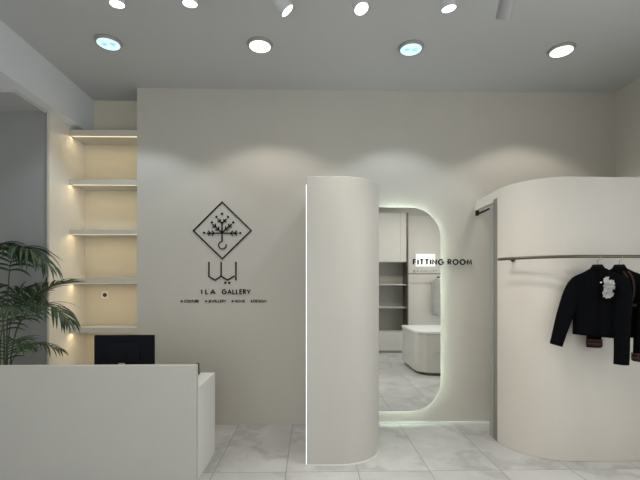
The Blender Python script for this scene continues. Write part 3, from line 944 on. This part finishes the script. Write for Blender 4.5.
frond([(4, 460, 3.9), (8, 390, 3.88), (14, 340, 3.82), (25, 315, 3.76), (40, 305, 3.70), (55, 308, 3.66), (66, 318, 3.62)], 18, .22, .028, 1.4, .45, 1.0, 3)
frond([(2, 460, 3.92), (6, 400, 3.88), (12, 362, 3.82), (24, 348, 3.78), (40, 344, 3.75), (58, 349, 3.72)], 14, .15, .020, 1.1, .50, .9, 4)
frond([(2, 460, 3.9), (4, 380, 3.85), (3, 320, 3.78), (-4, 290, 3.70), (-18, 280, 3.62), (-34, 290, 3.55)], 14, .26, .028, 1.4, .5, 1.0, 5)
frond([(0, 460, 3.94), (-4, 380, 3.95), (-8, 310, 3.97), (-10, 262, 3.98), (-2, 246, 3.94), (12, 246, 3.90), (24, 254, 3.86)], 14, .24, .028, 1.5, .55, 1.0, 6)
frond([(3, 460, 3.9), (2, 400, 3.82), (0, 350, 3.70), (4, 318, 3.58), (10, 306, 3.48), (16, 308, 3.40)], 13, .22, .026, 1.3, .5, 1.0, 7)
frond([(1, 460, 3.95), (-3, 390, 3.98), (-12, 330, 4.0), (-26, 300, 4.02), (-44, 300, 4.02)], 12, .25, .028, 1.3, .5, .8, 8)
frond([(4, 460, 3.95), (7, 400, 3.97), (8, 345, 3.98), (14, 305, 3.98), (24, 290, 3.96), (36, 296, 3.93)], 13, .20, .025, 1.2, .5, .8, 11)
frond([(4, 460, 3.9), (5, 405, 3.86), (5, 372, 3.76), (8, 350, 3.66), (16, 340, 3.58), (26, 345, 3.52)], 12, .17, .022, 1.2, .5, 1.0, 9)

# ------------------------------------------------------------------ furniture that shows in the mirror
t = thing('tall_cabinet', 'tall pale cabinet with closed upper door over dark open shelves, seen in the mirror', 'cabinet', (1.7, -.68, 0))
cx0, cx1, cy0, cy1 = 0.95, 2.235, YF + .002, -.47
obj('side_panel', box(NB(), cx0, cx0 + .03, cy0, cy1, 0, 3.3), M_cab, t)
s = obj('side_panel', box(NB(), cx1, cx1 + .035, cy0, cy1 + .02, 0, 3.3), M_darkmetal, t); s['label'] = 'dark bronze upright'
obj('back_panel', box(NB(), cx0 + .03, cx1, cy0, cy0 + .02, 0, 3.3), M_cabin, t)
obj('upper_carcass', box(NB(), cx0 + .03, cx1, cy0 + .02, cy1 - .024, 2.14, 3.3), M_cab, t)
for a_, b_ in ((cx0 + .034, 1.49), (1.494, 2.08), (2.084, cx1 - .004)):
    obj('door', box(NB(), a_, b_, cy1 - .022, cy1, 2.145, 3.29), M_cab, t, bevel=.002)
for z in (1.62, 1.08):
    obj('shelf', box(NB(), cx0 + .03, cx1, cy0 + .02, cy1 - .03, z - .03, z), M_shelf, t)
    obj('shelf_edge', tube(NB(), [(cx0 + .03, cy1 - .022, z - .01), (cx1, cy1 - .022, z - .01)], .012, 8), M_metal, t)
obj('lower_drawer', box(NB(), cx0 + .03, cx1, cy0 + .02, cy1, 0.06, .50), M_cab, t, bevel=.002)
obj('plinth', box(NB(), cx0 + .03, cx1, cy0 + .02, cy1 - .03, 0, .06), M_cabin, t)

t = thing('wall_bay', 'pale panelled garment bay with dark upright, seen in the mirror', 'wardrobe', (2.85, -.8, 0))
obj('back_panel', box(NB(), cx1 + .036, XR - .002, cy0, cy0 + .03, 0, 3.3), M_screen, t)
obj('drawer_front', box(NB(), cx1 + .04, XR - .004, cy0 + .03, cy0 + .06, .02, 1.62), M_screen, t, bevel=.003)
obj('hanging_rail', tube(NB(), [(cx1 + .036, -.62, 1.87), (XR - .002, -.62, 1.87)], .012, 10), M_darkmetal, t)
tb = thing('white_board', 'small bright white board above the rail, seen in the mirror behind the sign letters', 'board', (2.78, cy0 + .03, 2.07))
obj('panel', box(NB(), 2.55, 3.02, cy0 + .031, cy0 + .05, 2.06, 2.36), emit('board_glow', (1, 1, .97), .45), tb, bevel=.003)  # board's brightness put in as emission
obj('frame', box(NB(), 2.542, 3.028, cy0 + .0305, cy0 + .04, 2.052, 2.368), M_white, tb)
og = Vector((3.03, -.62, 1.774))
hanger(og, math.radians(70), 'black hanger holding the grey garment seen in the mirror', .16)
g = thing('hanging_garment', 'pale grey tweed garment hanging on a rail, seen in the mirror', 'garment', og)
bk = [(-.90, 0, .22, .06, 0), (-.6, 0, .20, .055, 0), (-.30, 0, .175, .05, 0), (-.18, 0, .19, .05, 0), (-.11, 0, .205, .045, 0), (-.065, 0, .18, .04, 0), (-.03, 0, .11, .038, 0), (0, 0, .066, .038, 0)]
obj('garment_body', place(body_bm(bk, .014, 31.), og, math.radians(70)), M_garment, g, smooth=True)
for sg in (-1, 1):
    obj('sleeve', place(sleeve_bm([(sg * .16, 0, -.10), (sg * .20, 0, -.17), (sg * .225, -.02, -.36), (sg * .235, -.03, -.64)], [.05, .058, .055, .05], .006, 41.), og, math.radians(70)), M_garment, g, smooth=True)

t = thing('display_island', 'low cream island counter with rounded corner and white top, seen in the mirror', 'counter', (2.5, 1.3, 0))
ix0, ix1, iy0, iy1, ir = 1.85, 3.2, .75, 2.0, .30
def island(ins):
    return [(ix0 + ins, iy0 + ins)] + [(ix1 - ins, iy0 + ins), (ix1 - ins, iy1 - ins)] + corner(ix0 + ir, iy1 - ir, ir - ins, PI / 2, PI, 3)
obj('island_body', prism(NB(), island(.0), .055, .735), M_cab, t, bevel=.003)
obj('plinth', prism(NB(), island(.05), 0, .055), M_darkmetal, t)
obj('island_top', prism(NB(), island(-.012), .736, .772), M_desktop, t, bevel=.003)
db = NB(); box(db, 2.12, 2.70, iy1, iy1 + .014, .075, .40); obj('drawer', db, M_cab, t, bevel=.002)
db = NB(); box(db, 2.12, 2.70, iy1, iy1 + .014, .408, .72); obj('drawer', db, M_cab, t, bevel=.002)
